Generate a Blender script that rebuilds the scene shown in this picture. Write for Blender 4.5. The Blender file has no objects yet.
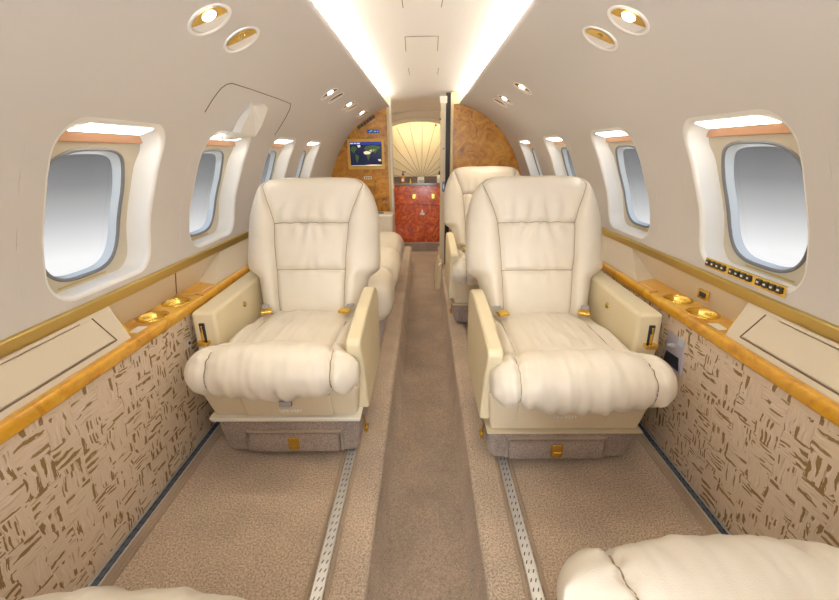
import bpy, bmesh, math, random
from mathutils import Vector, Matrix, noise
random.seed(7)
C = bpy.context.scene.collection
PI = math.pi

# ---------------------------------------------------------------- materials
def mat(name, col, rough=.5, metal=0., bump=0., bscale=200., coat=0., emit=None, estr=0., sheen=0., spec=.5):
    m = bpy.data.materials.new(name); m.use_nodes = True
    nt = m.node_tree; b = nt.nodes['Principled BSDF']
    b.inputs['Base Color'].default_value = (*col, 1)
    b.inputs['Roughness'].default_value = rough
    b.inputs['Metallic'].default_value = metal
    b.inputs['Specular IOR Level'].default_value = spec
    b.inputs['Coat Weight'].default_value = coat
    b.inputs['Coat Roughness'].default_value = .12
    b.inputs['Sheen Weight'].default_value = sheen
    if emit:
        b.inputs['Emission Color'].default_value = (*emit, 1)
        b.inputs['Emission Strength'].default_value = estr
    if bump:
        tc = nt.nodes.new('ShaderNodeTexCoord'); n = nt.nodes.new('ShaderNodeTexNoise')
        n.inputs['Scale'].default_value = bscale; n.inputs['Detail'].default_value = 4
        bp = nt.nodes.new('ShaderNodeBump'); bp.inputs['Strength'].default_value = bump; bp.inputs['Distance'].default_value = .004
        nt.links.new(tc.outputs['Object'], n.inputs['Vector']); nt.links.new(n.outputs['Fac'], bp.inputs['Height'])
        nt.links.new(bp.outputs['Normal'], b.inputs['Normal'])
    return m

def ramp(nt, stops, interp='LINEAR'):
    r = nt.nodes.new('ShaderNodeValToRGB'); r.color_ramp.interpolation = interp
    e = r.color_ramp.elements
    e[0].position, e[0].color = stops[0][0], (*stops[0][1], 1)
    e[1].position, e[1].color = stops[1][0], (*stops[1][1], 1)
    for p, c in stops[2:]:
        x = e.new(p); x.color = (*c, 1)
    return r

def math_n(nt, op, a, b=None, c=None):
    n = nt.nodes.new('ShaderNodeMath'); n.operation = op
    for i, v in enumerate((a, b, c)):
        if v is None: continue
        if isinstance(v, (int, float)): n.inputs[i].default_value = v
        else: nt.links.new(v, n.inputs[i])
    return n.outputs[0]

def carpet(name, a, b, scale=170):
    m = mat(name, a, .95, sheen=.25, spec=.1); nt = m.node_tree; bs = nt.nodes['Principled BSDF']
    tc = nt.nodes.new('ShaderNodeTexCoord')
    n = nt.nodes.new('ShaderNodeTexNoise'); n.inputs['Scale'].default_value = scale * .8; n.inputs['Detail'].default_value = 5; n.inputs['Roughness'].default_value = .85
    r = ramp(nt, [(.41, b), (.57, a)])
    n2 = nt.nodes.new('ShaderNodeTexNoise'); n2.inputs['Scale'].default_value = 6; n2.inputs['Detail'].default_value = 3
    r2 = ramp(nt, [(.35, (.86, .86, .86)), (.7, (1.06, 1.05, 1.04))])
    mx = nt.nodes.new('ShaderNodeMix'); mx.data_type = 'RGBA'; mx.blend_type = 'MULTIPLY'; mx.inputs[0].default_value = 1
    L = nt.links
    L.new(tc.outputs['Object'], n.inputs['Vector']); L.new(tc.outputs['Object'], n2.inputs['Vector'])
    L.new(n.outputs['Fac'], r.inputs['Fac']); L.new(n2.outputs['Fac'], r2.inputs['Fac'])
    L.new(r.outputs['Color'], mx.inputs[6]); L.new(r2.outputs['Color'], mx.inputs[7]); L.new(mx.outputs[2], bs.inputs['Base Color'])
    bp = nt.nodes.new('ShaderNodeBump'); bp.inputs['Strength'].default_value = .9; bp.inputs['Distance'].default_value = .006
    L.new(n.outputs['Fac'], bp.inputs['Height']); L.new(bp.outputs['Normal'], bs.inputs['Normal'])
    return m

def burl(name, stops, scale=7, coat=.6, rough=.3):
    m = mat(name, stops[0][1], rough, coat=coat); nt = m.node_tree; bs = nt.nodes['Principled BSDF']; L = nt.links
    tc = nt.nodes.new('ShaderNodeTexCoord')
    n1 = nt.nodes.new('ShaderNodeTexNoise'); n1.inputs['Scale'].default_value = scale; n1.inputs['Detail'].default_value = 6
    n1.inputs['Distortion'].default_value = 2.6; n1.inputs['Roughness'].default_value = .62
    n2 = nt.nodes.new('ShaderNodeTexNoise'); n2.inputs['Scale'].default_value = scale * 7; n2.inputs['Detail'].default_value = 5
    n2.inputs['Distortion'].default_value = 1.5
    s = math_n(nt, 'MULTIPLY_ADD', n2.outputs['Fac'], .3, None); nd = s.node
    L.new(n1.outputs['Fac'], nd.inputs[2])
    s2 = math_n(nt, 'SUBTRACT', s, .15)
    r = ramp(nt, stops)
    L.new(tc.outputs['Object'], n1.inputs['Vector']); L.new(tc.outputs['Object'], n2.inputs['Vector'])
    L.new(s2, r.inputs['Fac']); L.new(r.outputs['Color'], bs.inputs['Base Color'])
    return m

def leather(name, col, col2, rough=.42):
    m = mat(name, col, rough, spec=.45); nt = m.node_tree; bs = nt.nodes['Principled BSDF']; L = nt.links
    tc = nt.nodes.new('ShaderNodeTexCoord')
    n = nt.nodes.new('ShaderNodeTexNoise'); n.inputs['Scale'].default_value = 5; n.inputs['Detail'].default_value = 3
    r = ramp(nt, [(.35, col2), (.65, col)])
    L.new(tc.outputs['Object'], n.inputs['Vector']); L.new(n.outputs['Fac'], r.inputs['Fac']); L.new(r.outputs['Color'], bs.inputs['Base Color'])
    v = nt.nodes.new('ShaderNodeTexVoronoi'); v.inputs['Scale'].default_value = 420
    w = nt.nodes.new('ShaderNodeTexNoise'); w.inputs['Scale'].default_value = 26; w.inputs['Detail'].default_value = 4; w.inputs['Distortion'].default_value = 1.2
    L.new(tc.outputs['Object'], v.inputs['Vector']); L.new(tc.outputs['Object'], w.inputs['Vector'])
    h = math_n(nt, 'MULTIPLY_ADD', w.outputs['Fac'], 1.4, None); L.new(v.outputs['Distance'], h.node.inputs[2])
    h.node.inputs[1].default_value = 2.2
    bp = nt.nodes.new('ShaderNodeBump'); bp.inputs['Strength'].default_value = .12; bp.inputs['Distance'].default_value = .004
    L.new(h, bp.inputs['Height']); L.new(bp.outputs['Normal'], bs.inputs['Normal'])
    return m

def wallpaper():
    m = mat('brush_stroke_fabric', (.5, .4, .3), .8, spec=.2); nt = m.node_tree; bs = nt.nodes['Principled BSDF']; L = nt.links
    tc = nt.nodes.new('ShaderNodeTexCoord'); sp = nt.nodes.new('ShaderNodeSeparateXYZ')
    L.new(tc.outputs['Object'], sp.inputs[0])
    Y, Z = sp.outputs['Y'], sp.outputs['Z']
    wob = nt.nodes.new('ShaderNodeTexNoise'); wob.inputs['Scale'].default_value = 16
    L.new(tc.outputs['Object'], wob.inputs['Vector'])
    wv = math_n(nt, 'MULTIPLY', math_n(nt, 'SUBTRACT', wob.outputs['Fac'], .5), .022)
    Y2 = math_n(nt, 'ADD', Y, wv); Z2 = math_n(nt, 'ADD', Z, wv)
    def strokes(along, across, La, Wa, seed, thr):
        # bricks of brush marks: random on/off and length per cell, ragged ends
        row = math_n(nt, 'FLOOR', math_n(nt, 'DIVIDE', across, Wa))
        wn = nt.nodes.new('ShaderNodeTexWhiteNoise'); wn.noise_dimensions = '1D'
        L.new(math_n(nt, 'ADD', row, seed), wn.inputs['W'])
        al = math_n(nt, 'ADD', math_n(nt, 'DIVIDE', along, La), math_n(nt, 'MULTIPLY', wn.outputs['Value'], 7.3))
        cell = math_n(nt, 'FLOOR', al)
        cb = nt.nodes.new('ShaderNodeCombineXYZ'); L.new(cell, cb.inputs[0]); L.new(row, cb.inputs[1]); cb.inputs[2].default_value = seed
        w3 = nt.nodes.new('ShaderNodeTexWhiteNoise'); w3.noise_dimensions = '3D'; L.new(cb.outputs[0], w3.inputs['Vector'])
        rnd = w3.outputs['Value']
        fa = math_n(nt, 'ABSOLUTE', math_n(nt, 'SUBTRACT', math_n(nt, 'FRACT', al), .5))
        fr = math_n(nt, 'ABSOLUTE', math_n(nt, 'SUBTRACT', math_n(nt, 'FRACT', math_n(nt, 'DIVIDE', across, Wa)), .5))
        # ellipse-like stroke mask
        e = math_n(nt, 'ADD', math_n(nt, 'POWER', math_n(nt, 'MULTIPLY', fa, 2.15), 4), math_n(nt, 'POWER', math_n(nt, 'MULTIPLY', fr, 2.9), 2))
        sc = nt.nodes.new('ShaderNodeCombineXYZ')
        L.new(math_n(nt, 'MULTIPLY', along, 38), sc.inputs[0]); L.new(math_n(nt, 'MULTIPLY', across, 260), sc.inputs[1])
        sc.inputs[2].default_value = seed
        bn = nt.nodes.new('ShaderNodeTexNoise'); bn.inputs['Scale'].default_value = 1; bn.inputs['Detail'].default_value = 2
        L.new(sc.outputs[0], bn.inputs['Vector'])
        e2 = math_n(nt, 'ADD', e, math_n(nt, 'MULTIPLY', math_n(nt, 'SUBTRACT', bn.outputs['Fac'], .5), 2.6))
        mask = math_n(nt, 'LESS_THAN', e2, .50)
        on = math_n(nt, 'GREATER_THAN', rnd, thr)
        return math_n(nt, 'MULTIPLY', mask, on)
    # block pattern deciding the direction
    bl = .075
    by = math_n(nt, 'FLOOR', math_n(nt, 'DIVIDE', Y2, bl)); bz = math_n(nt, 'FLOOR', math_n(nt, 'DIVIDE', Z2, bl))
    cb = nt.nodes.new('ShaderNodeCombineXYZ'); L.new(by, cb.inputs[0]); L.new(bz, cb.inputs[1])
    wn = nt.nodes.new('ShaderNodeTexWhiteNoise'); wn.noise_dimensions = '3D'; L.new(cb.outputs[0], wn.inputs['Vector'])
    chk = math_n(nt, 'GREATER_THAN', math_n(nt, 'ADD', math_n(nt, 'MULTIPLY', math_n(nt, 'FLOORED_MODULO', math_n(nt, 'ADD', by, bz), 2), .6), math_n(nt, 'MULTIPLY', wn.outputs['Value'], .5)), .45)
    h1 = strokes(Y2, Z2, .088, .020, 3.0, .50); h2 = strokes(Y2, Z2, .060, .0105, 14.0, .55)
    v1 = strokes(Z2, Y2, .072, .021, 9.0, .50); v2 = strokes(Z2, Y2, .050, .0105, 21.0, .55)
    bz2 = nt.nodes.new('ShaderNodeTexNoise'); bz2.inputs['Scale'].default_value = 9; L.new(tc.outputs['Object'], bz2.inputs['Vector'])
    sel = math_n(nt, 'GREATER_THAN', bz2.outputs['Fac'], .53); nsel = math_n(nt, 'SUBTRACT', 1, sel)
    h = math_n(nt, 'ADD', math_n(nt, 'MULTIPLY', h1, nsel), math_n(nt, 'MULTIPLY', h2, sel))
    v = math_n(nt, 'ADD', math_n(nt, 'MULTIPLY', v1, nsel), math_n(nt, 'MULTIPLY', v2, sel))
    mx = math_n(nt, 'ADD', math_n(nt, 'MULTIPLY', h, chk), math_n(nt, 'MULTIPLY', v, math_n(nt, 'SUBTRACT', 1, chk)))
    # fine pale scratches
    def fine(a, b, seed):
        sc = nt.nodes.new('ShaderNodeCombineXYZ'); L.new(math_n(nt, 'MULTIPLY', a, 18), sc.inputs[0]); L.new(math_n(nt, 'MULTIPLY', b, 210), sc.inputs[1]); sc.inputs[2].default_value = seed
        bn = nt.nodes.new('ShaderNodeTexNoise'); bn.inputs['Scale'].default_value = 1; bn.inputs['Detail'].default_value = 1; L.new(sc.outputs[0], bn.inputs['Vector'])
        return bn.outputs['Fac']
    fh = fine(Y2, Z2, 1.); fv = fine(Z2, Y2, 5.)
    fm = math_n(nt, 'ADD', math_n(nt, 'MULTIPLY', fh, chk), math_n(nt, 'MULTIPLY', fv, math_n(nt, 'SUBTRACT', 1, chk)))
    base = ramp(nt, [(.27, (.50, .37, .23)), (.37, (.74, .61, .48)), (.6, (.78, .655, .525)), (.74, (.86, .77, .65))]); L.new(fm, base.inputs['Fac'])
    mc = nt.nodes.new('ShaderNodeMix'); mc.data_type = 'RGBA'
    L.new(mx, mc.inputs[0]); L.new(base.outputs['Color'], mc.inputs[6]); mc.inputs[7].default_value = (.31, .205, .085, 1)
    L.new(mc.outputs[2], bs.inputs['Base Color'])
    bp = nt.nodes.new('ShaderNodeBump'); bp.inputs['Strength'].default_value = .4; bp.inputs['Distance'].default_value = .002
    L.new(math_n(nt, 'SUBTRACT', fm, mx), bp.inputs['Height']); L.new(bp.outputs['Normal'], bs.inputs['Normal'])
    return m

M = {
 'wall': mat('cream_wall_vinyl', (.665, .635, .615), .6, bump=.05, bscale=300),
 'reveal': mat('white_window_surround', (.86, .85, .82), .4),
 'innerpanel': mat('beige_window_panel', (.62, .56, .44), .5),
 'ceil': mat('cream_ceiling_vinyl', (.80, .76, .69), .55),
 'seamline': mat('taupe_seam', (.20, .15, .10), .8),
 'tan': mat('tan_ledge_laminate', (.66, .57, .43), .42),
 'gold': mat('brushed_gold', (.58, .43, .14), .30, metal=.85),
 'brass': mat('polished_gold', (.80, .55, .13), .20, metal=1),
 'steel': mat('aluminium_track', (.80, .80, .80), .38, metal=.7),
 'tracktop': mat('dark_track', (.16, .20, .28), .35, metal=.7),
 'hole': mat('dark_recess', (.02, .025, .04), .6),
 'black': mat('black_rubber', (.02, .02, .022), .5),
 'seal': mat('grey_rubber_seal', (.20, .20, .21), .5),
 'blueplastic': mat('pale_blue_acrylic', (.66, .75, .83), .2),
 'copper': mat('copper_valance', (.62, .34, .20), .35, metal=.3),
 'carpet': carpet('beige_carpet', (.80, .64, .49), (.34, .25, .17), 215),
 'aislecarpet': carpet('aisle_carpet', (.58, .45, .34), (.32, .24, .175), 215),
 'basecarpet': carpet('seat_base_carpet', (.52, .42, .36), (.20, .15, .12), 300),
 'binding': carpet('carpet_binding', (.60, .46, .33), (.44, .33, .23), 600),
 'leather': leather('ivory_leather', (.76, .70, .60), (.725, .66, .555), .30),
 'leather2': leather('cream_arm_leather', (.75, .66, .455), (.72, .63, .425), .32),
 'shroud': mat('cream_plastic_shroud', (.66, .57, .41), .38),
 'plate': mat('ivory_plate', (.80, .77, .68), .35),
 'stitch': mat('leather_seam', (.26, .19, .11), .8),
 'webbing': mat('grey_webbing', (.34, .33, .34), .7),
 'wood': burl('honey_maple', [(.30, (.50, .22, .010)), (.44, (.68, .34, .016)), (.58, (.74, .40, .025)), (.72, (.80, .53, .07))], 5),
 'burl': burl('amber_burl', [(.28, (.18, .06, .004)), (.40, (.42, .165, .008)), (.55, (.57, .26, .016)), (.72, (.70, .38, .05))], 7),
 'redburl': burl('red_burl', [(.30, (.22, .02, .004)), (.43, (.48, .06, .008)), (.56, (.68, .12, .015)), (.72, (.85, .28, .05))], 8),
 'maple': mat('pale_maple_edging', (.66, .50, .25), .35),
 'paper': wallpaper(),
 'white': mat('white_plastic', (.80, .78, .74), .4),
 'screenblue': mat('blue_screen', (.0, .003, .02), .2, emit=(.002, .004, .035), estr=1.0),
 'bar': mat('screen_title_bar', (.0, .01, .1), .2, emit=(.008, .03, .28), estr=1.0),
 'land': mat('screen_land', (.03, .06, .015), .2, emit=(.03, .07, .015), estr=1.0),
 'sand': mat('screen_desert', (.7, .55, .4), .2, emit=(.75, .60, .42), estr=1.0),
 'signblue': mat('lit_sign_blue', (.01, .05, .2), .3, emit=(.0, .03, .14), estr=1.0),
 'signwhite': mat('sign_white', (.7, .75, .8), .4, emit=(.5, .6, .7), estr=.6),
 'lens': mat('lamp_lens', (.9, .85, .7), .3, emit=(1, .88, .68), estr=20),
 'lensoff': mat('lamp_lens_unlit', (.75, .62, .25), .15, metal=.8),
 'bezel': mat('lamp_bezel', (.90, .88, .86), .3),
 'stonetop': mat('grey_brown_counter', (.22, .16, .13), .2, coat=.5),
 'fan': mat('cream_fan_leather', (.74, .64, .46), .5),
 'amber': mat('amber_bottle', (.35, .13, .02), .1, coat=.8),
 'lavender': mat('lavender_plastic', (.50, .48, .58), .35),
 'btn': mat('dark_button', (.045, .04, .035), .35),
}
def emis(name, col, s):
    m = bpy.data.materials.new(name); m.use_nodes = True; nt = m.node_tree; nt.nodes.clear()
    e = nt.nodes.new('ShaderNodeEmission'); e.inputs[0].default_value = (*col, 1); e.inputs[1].default_value = s
    o = nt.nodes.new('ShaderNodeOutputMaterial'); nt.links.new(e.outputs[0], o.inputs[0]); return m
M['cove'] = emis('cove_led', (1, .955, .885), 44)
M['winlamp'] = emis('window_lamp', (1, .95, .86), 9)
M['galleylight'] = emis('galley_strip', (1, .88, .58), 30)
def glassm():
    m = bpy.data.materials.new('window_acrylic'); m.use_nodes = True; nt = m.node_tree; nt.nodes.clear()
    t = nt.nodes.new('ShaderNodeBsdfTransparent'); t.inputs[0].default_value = (.97, .97, .97, 1)
    g = nt.nodes.new('ShaderNodeBsdfGlossy'); g.inputs['Roughness'].default_value = .05
    mx = nt.nodes.new('ShaderNodeMixShader'); mx.inputs[0].default_value = .035
    o = nt.nodes.new('ShaderNodeOutputMaterial')
    nt.links.new(t.outputs[0], mx.inputs[1]); nt.links.new(g.outputs[0], mx.inputs[2]); nt.links.new(mx.outputs[0], o.inputs[0]); return m
M['pane'] = glassm()

# ---------------------------------------------------------------- mesh helpers
class MB:
    def __init__(s): s.v = []; s.f = []
    def add(s, vs, fs):
        o = len(s.v); s.v += [tuple(x) for x in vs]; s.f += [tuple(i + o for i in f) for f in fs]; return s
    def box(s, x0, x1, y0, y1, z0, z1, top=None):
        a, b, c, d = x0, x1, y0, y1
        t = top or (x0, x1, y0, y1)
        vs = [(a, c, z0), (b, c, z0), (b, d, z0), (a, d, z0), (t[0], t[2], z1), (t[1], t[2], z1), (t[1], t[3], z1), (t[0], t[3], z1)]
        return s.add(vs, [(3, 2, 1, 0), (4, 5, 6, 7), (0, 1, 5, 4), (1, 2, 6, 5), (2, 3, 7, 6), (3, 0, 4, 7)])
    def prism(s, pts, p0, p1, axis='x'):
        n = len(pts)
        def P(a, b, t): return {'x': (t, a, b), 'y': (a, t, b), 'z': (a, b, t)}[axis]
        vs = [P(a, b, p0) for a, b in pts] + [P(a, b, p1) for a, b in pts]
        fs = [tuple(range(n))[::-1], tuple(range(n, 2 * n))] + [(i, (i + 1) % n, n + (i + 1) % n, n + i) for i in range(n)]
        return s.add(vs, fs)
    def grid(s, rows, closeu=False, closev=False):
        R = len(rows); K = len(rows[0]); vs = [p for r in rows for p in r]; fs = []
        for i in range(R if closeu else R - 1):
            for j in range(K if closev else K - 1):
                fs.append((i * K + j, i * K + (j + 1) % K, ((i + 1) % R) * K + (j + 1) % K, ((i + 1) % R) * K + j))
        return s.add(vs, fs)
    def tube(s, path, r, n=8, closed=False):
        P = [Vector(p) for p in path]; rows = []; N = len(P); up = Vector((0, 0, 1))
        for i, p in enumerate(P):
            a = P[(i - 1) % N] if (closed or i > 0) else p; b = P[(i + 1) % N] if (closed or i < N - 1) else p
            t = (b - a).normalized()
            u = t.cross(up)
            if u.length < .1: u = t.cross(Vector((1, 0, 0)))
            u.normalize(); w = t.cross(u)
            rows.append([p + (u * math.cos(k * 2 * PI / n) + w * math.sin(k * 2 * PI / n)) * r for k in range(n)])
        o = len(s.v); s.grid(rows, closed, True)
        if not closed: s.f += [tuple(o + k for k in range(n)), tuple(o + (N - 1) * n + k for k in range(n))[::-1]]
        return s
    def lathe(s, prof, c, ax=Vector((0, 0, 1)), n=32):
        c = Vector(c); ax = Vector(ax).normalized(); u = ax.orthogonal().normalized(); w = ax.cross(u)
        rows = [[c + ax * h + (u * math.cos(k * 2 * PI / n) + w * math.sin(k * 2 * PI / n)) * r for k in range(n)] for r, h in prof]
        o = len(s.v); s.grid(rows, False, True)
        if prof[0][0] > 1e-4: s.f.append(tuple(o + k for k in range(n))[::-1])
        if prof[-1][0] > 1e-4: s.f.append(tuple(o + (len(prof) - 1) * n + k for k in range(n)))
        return s
    def build(s, name, m, parent=None, bevel=0, seg=3, sharp=40, subsurf=0, loc=None):
        me = bpy.data.meshes.new(name); me.from_pydata(s.v, [], s.f)
        bm = bmesh.new(); bm.from_mesh(me); bmesh.ops.remove_doubles(bm, verts=bm.verts, dist=1e-5)
        bmesh.ops.recalc_face_normals(bm, faces=bm.faces); bm.to_mesh(me); bm.free()
        me.materials.append(m)
        for p in me.polygons: p.use_smooth = True
        me.set_sharp_from_angle(angle=math.radians(sharp))
        o = bpy.data.objects.new(name, me); C.objects.link(o)
        if parent: o.parent = parent
        if loc: o.location = loc
        if bevel:
            b = o.modifiers.new('bevel', 'BEVEL'); b.width = bevel; b.segments = seg; b.limit_method = 'ANGLE'; b.angle_limit = math.radians(35)
            b.harden_normals = False
            for p in me.polygons: p.use_smooth = True
            me.set_sharp_from_angle(angle=math.radians(180))
            w = o.modifiers.new('wn', 'WEIGHTED_NORMAL'); w.keep_sharp = False
        return o
def tag(o, label=None, cat=None, group=None, kind=None):
    if label: o['label'] = label
    if cat: o['category'] = cat
    if group: o['group'] = group
    if kind: o['kind'] = kind
    return o
def empty(name, loc=(0, 0, 0), rz=0):
    o = bpy.data.objects.new(name, None); C.objects.link(o); o.location = loc; o.rotation_euler = (0, 0, rz); o.empty_display_size = .1; return o
def struct(o): o['kind'] = 'structure'; return o
def copy_tree(o, parent=None):
    c = o.copy(); C.objects.link(c)
    if parent: c.parent = parent
    for ch in list(o.children): copy_tree(ch, c)
    return c
def lerp(a, b, t): return a + (b - a) * t
def interp(x, tab):
    if x <= tab[0][0]: return tab[0][1]
    for (a, fa), (b, fb) in zip(tab, tab[1:]):
        if x <= b: return fa + (fb - fa) * (x - a) / (b - a)
    return tab[-1][1]
def smooth(a, b, x):
    t = max(0, min(1, (x - a) / (b - a))); return t * t * (3 - 2 * t)
def gauss(d, w): return math.exp(-(d / w) ** 2)

# ---------------------------------------------------------------- cabin shell
Y0, Y1 = -1.5, 4.22           # cabin length modelled
prof_pts = [(.957, .70), (.948, .80), (.925, .90), (.893, .98), (.85, 1.08), (.795, 1.17), (.728, 1.26), (.65, 1.34), (.55, 1.415), (.44, 1.468), (.33, 1.505)]
def cat(P, i, t):
    p0 = P[max(i - 1, 0)]; p1 = P[i]; p2 = P[i + 1]; p3 = P[min(i + 2, len(P) - 1)]
    return tuple(.5 * (2 * b + (c - a) * t + (2 * a - 5 * b + 4 * c - d) * t * t + (3 * b - a - 3 * c + d) * t ** 3) for a, b, c, d in zip(p0, p1, p2, p3))
PR = []
for i in range(len(prof_pts) - 1):
    for k in range(12): PR.append(cat(prof_pts, i, k / 12))
PR.append(prof_pts[-1])
ZT = [(z, x) for x, z in PR]
def wx(z): return interp(z, ZT)
ZA, ZB = .703, 1.24          # band that holds the window openings
WIN = {-1: [-.53, .12, 1.149, 1.80, 2.49, 3.14], 1: [-.40, .40, 1.170, 1.90, 2.70, 3.46]}
WZ0, WZ1, WA, WR = .740, 1.174, .194, .070
def rrect(cy, cz, a, b, r, n=10, m=6):
    pts = []
    for (sx, sz, a0) in ((1, 1, 0), (-1, 1, PI / 2), (-1, -1, PI), (1, -1, 3 * PI / 2)):
        for k in range(n):
            t = a0 + (PI / 2) * k / (n - 1)
            pts.append((cy + sx * (a - r) + r * math.cos(t), cz + sz * (b - r) + r * math.sin(t)))
        # straight part to the next corner
        nx = {(1, 1): (-1, 1), (-1, 1): (-1, -1), (-1, -1): (1, -1), (1, -1): (1, 1)}[(sx, sz)]
        t = a0 + PI / 2
        p = pts[-1]; q = (cy + nx[0] * (a - r) + r * math.cos(t), cz + nx[1] * (b - r) + r * math.sin(t))
        for k in range(1, m): pts.append((lerp(p[0], q[0], k / m), lerp(p[1], q[1], k / m)))
    return pts
def torect(p, c, y0, y1, z0, z1):
    dy, dz = p[0] - c[0], p[1] - c[1]
    ts = []
    if dy > 1e-9: ts.append((y1 - c[0]) / dy)
    if dy < -1e-9: ts.append((y0 - c[0]) / dy)
    if dz > 1e-9: ts.append((z1 - c[1]) / dz)
    if dz < -1e-9: ts.append((z0 - c[1]) / dz)
    t = min(ts); return (c[0] + dy * t, c[1] + dz * t)
win_n = 0
SUR = []
for side, nm in ((-1, 'left'), (1, 'right')):
    mb = MB()
    def tz(z, d): return z - .24 * d * smooth(1.06, 1.16, z)     # the head of each opening slopes
    def W(y, z, d=0): return (side * (wx(z) + d), y, tz(z, d))
    cells = []
    CW = .27
    cz = (WZ0 + WZ1) / 2; hb = (WZ1 - WZ0) / 2
    for yc in WIN[side]:
        cells.append((yc - CW, yc + CW))
        c = (yc, cz); B = rrect(yc, cz, WA + .012, hb + .012, WR + .012)
        # make sure the cell corners are met exactly
        O = [torect(p, c, yc - CW, yc + CW, ZA, ZB) for p in B]
        for corner in ((yc - CW, ZA), (yc + CW, ZA), (yc - CW, ZB), (yc + CW, ZB)):
            i = min(range(len(O)), key=lambda k: (O[k][0] - corner[0]) ** 2 + (O[k][1] - corner[1]) ** 2); O[i] = corner
        rows = [[W(lerp(o[0], b[0], k / 8), lerp(o[1], b[1], k / 8)) for o, b in zip(O, B)] for k in range(9)]
        mb.grid(rows, False, True)
        rows = rows[-1:]
        for k in range(1, 7):
            t = k / 6 * PI / 2; ins = .012 * math.sin(t); dep = .012 * (1 - math.cos(t))
            rows.append([W(y, z, dep) for y, z in rrect(yc, cz, WA + .012 - ins, hb + .012 - ins, WR + .012 - ins)])
        for dep in (.020, .040, .060, .079):
            rows.append([W(y, z, dep) for y, z in rrect(yc, cz, WA, hb, WR)])
        SUR.append((side, MB().grid(rows, False, True)))
    # between the openings
    ys = [Y0] + [v for c in sorted(cells) for v in c] + [Y1]
    for a, b in zip(ys[::2], ys[1::2]):
        if b > a: mb.grid([[W(lerp(a, b, j / 6), lerp(ZA, ZB, i / 18)) for j in range(7)] for i in range(19)])
    # above the openings, up to the light cove lip, then back up behind it
    up = [(x, z) for x, z in PR if z > ZB + .004]
    sec = [(wx(ZB), ZB)] + up + [(.325, 1.512), (.328, 1.522), (.345, 1.526), (.46, 1.526), (.47, 1.60)]
    mb.grid([[(side * x, lerp(Y0, Y1, j / 60), z) for j in range(61)] for x, z in sec])
    w = struct(mb.build('wall_' + nm, M['wall'], sharp=50))
    # fabric panel under the ledge
    low = MB(); low.prism([(side * .925, -.03), (side * .872, .556), (side * .90, .556), (side * .955, -.03)], Y0, Y1, 'y')
    p = low.build('wall_covering', M['paper'], w); p['label'] = 'brown brush stroke patterned fabric panel'
    for sd, g in SUR:
        if sd == side: g.build('window_surround', M['reveal'], w, sharp=70)
    # windows
    for yc in WIN[side]:
        win_n += 1
        root = struct(empty('window_%d' % win_n, (side * .95, yc, cz)))
        def LW(y, z, d): return (side * (wx(z) + d) - side * .95, y - yc, tz(z, d) - cz)
        # inner panel with the oval hole
        ga, gb = .150, .184; gz = .946; gy = yc + (.022 if side > 0 else .006)
        def ov(a, b, n=64):
            out = []
            for k in range(n):
                t = 2 * PI * k / n
                c_, s_ = math.cos(t), math.sin(t)
                out.append((gy + a * math.copysign(abs(c_) ** .62, c_), gz + b * math.copysign(abs(s_) ** .62, s_)))
            return out
        inner = ov(ga, gb)
        outer = [torect(q, (gy, gz), yc - WA - .02, yc + WA + .02, WZ0 - .015, WZ1 + .012) for q in inner]
        for corner in ((yc - WA - .02, WZ0 - .015), (yc + WA + .02, WZ0 - .015), (yc - WA - .02, WZ1 + .012), (yc + WA + .02, WZ1 + .012)):
            i = min(range(len(outer)), key=lambda k: (outer[k][0] - corner[0]) ** 2 + (outer[k][1] - corner[1]) ** 2); outer[i] = corner
        g = MB()
        rows = [[LW(lerp(o[0], b[0], k / 6), lerp(o[1], b[1], k / 6), .075) for o, b in zip(outer, inner)] for k in range(7)]
        rows.append([LW(y, z, .083) for y, z in ov(ga, gb)])
        g.grid(rows, False, True); g.build('window_panel', M['innerpanel'], root)
        s = MB(); s.tube([LW(y, z, .0755) for y, z in ov(ga + .001, gb + .001)], .0055, 10, True); s.build('window_seal', M['seal'], root)
        s = MB(); s.grid([[LW(y, z, .076) for y, z in ov(ga - .003, gb - .003)], [LW(y, z, .088) for y, z in ov(ga - .008, gb - .008)], [LW(y, z, .100) for y, z in ov(ga - .010, gb - .010)]], False, True)
        s.build('window_reveal', M['blueplastic'], root)
        s = MB(); rr = [[LW(lerp(yc, y, t), lerp(gz, z, t), .097) for y, z in ov(ga - .009, gb - .009)] for t in (.02, .35, .7, 1)]
        s.grid(rr, False, True); s.f.append(tuple(range(64))); s.build('window_pane', M['pane'], root)
        s = MB(); zt = WZ1 - .004
        s.grid([[LW(yc + t * WA * .97, z, .066) for t in (-1, -.5, 0, .5, 1)] for z in (zt, zt - .020)] )
        s.grid([[LW(yc + t * WA * .97, zt - .020, d) for t in (-1, -.5, 0, .5, 1)] for d in (.066, .075)])
        s.build('shade_valance', M['copper'], root)
        s = MB()
        za = WZ1 - .0025
        s.add([LW(yc + a, za - dz, d) for dz in (0, -.002) for a, d in ((-.115, .006), (.125, .006), (.145, .062), (-.115, .062))], [(0, 1, 2, 3), (7, 6, 5, 4), (0, 4, 5, 1), (1, 5, 6, 2), (2, 6, 7, 3), (3, 7, 4, 0)])
        s.build('lamp_lens', M['winlamp'], root)
        # gold sill clip
        s = MB(); s.grid([[LW(yc + t * .09 - .01, z, .0735) for t in (-1, 0, 1)] for z in (.747, .752)]); s.build('shade_pull', M['gold'], root)

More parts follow.
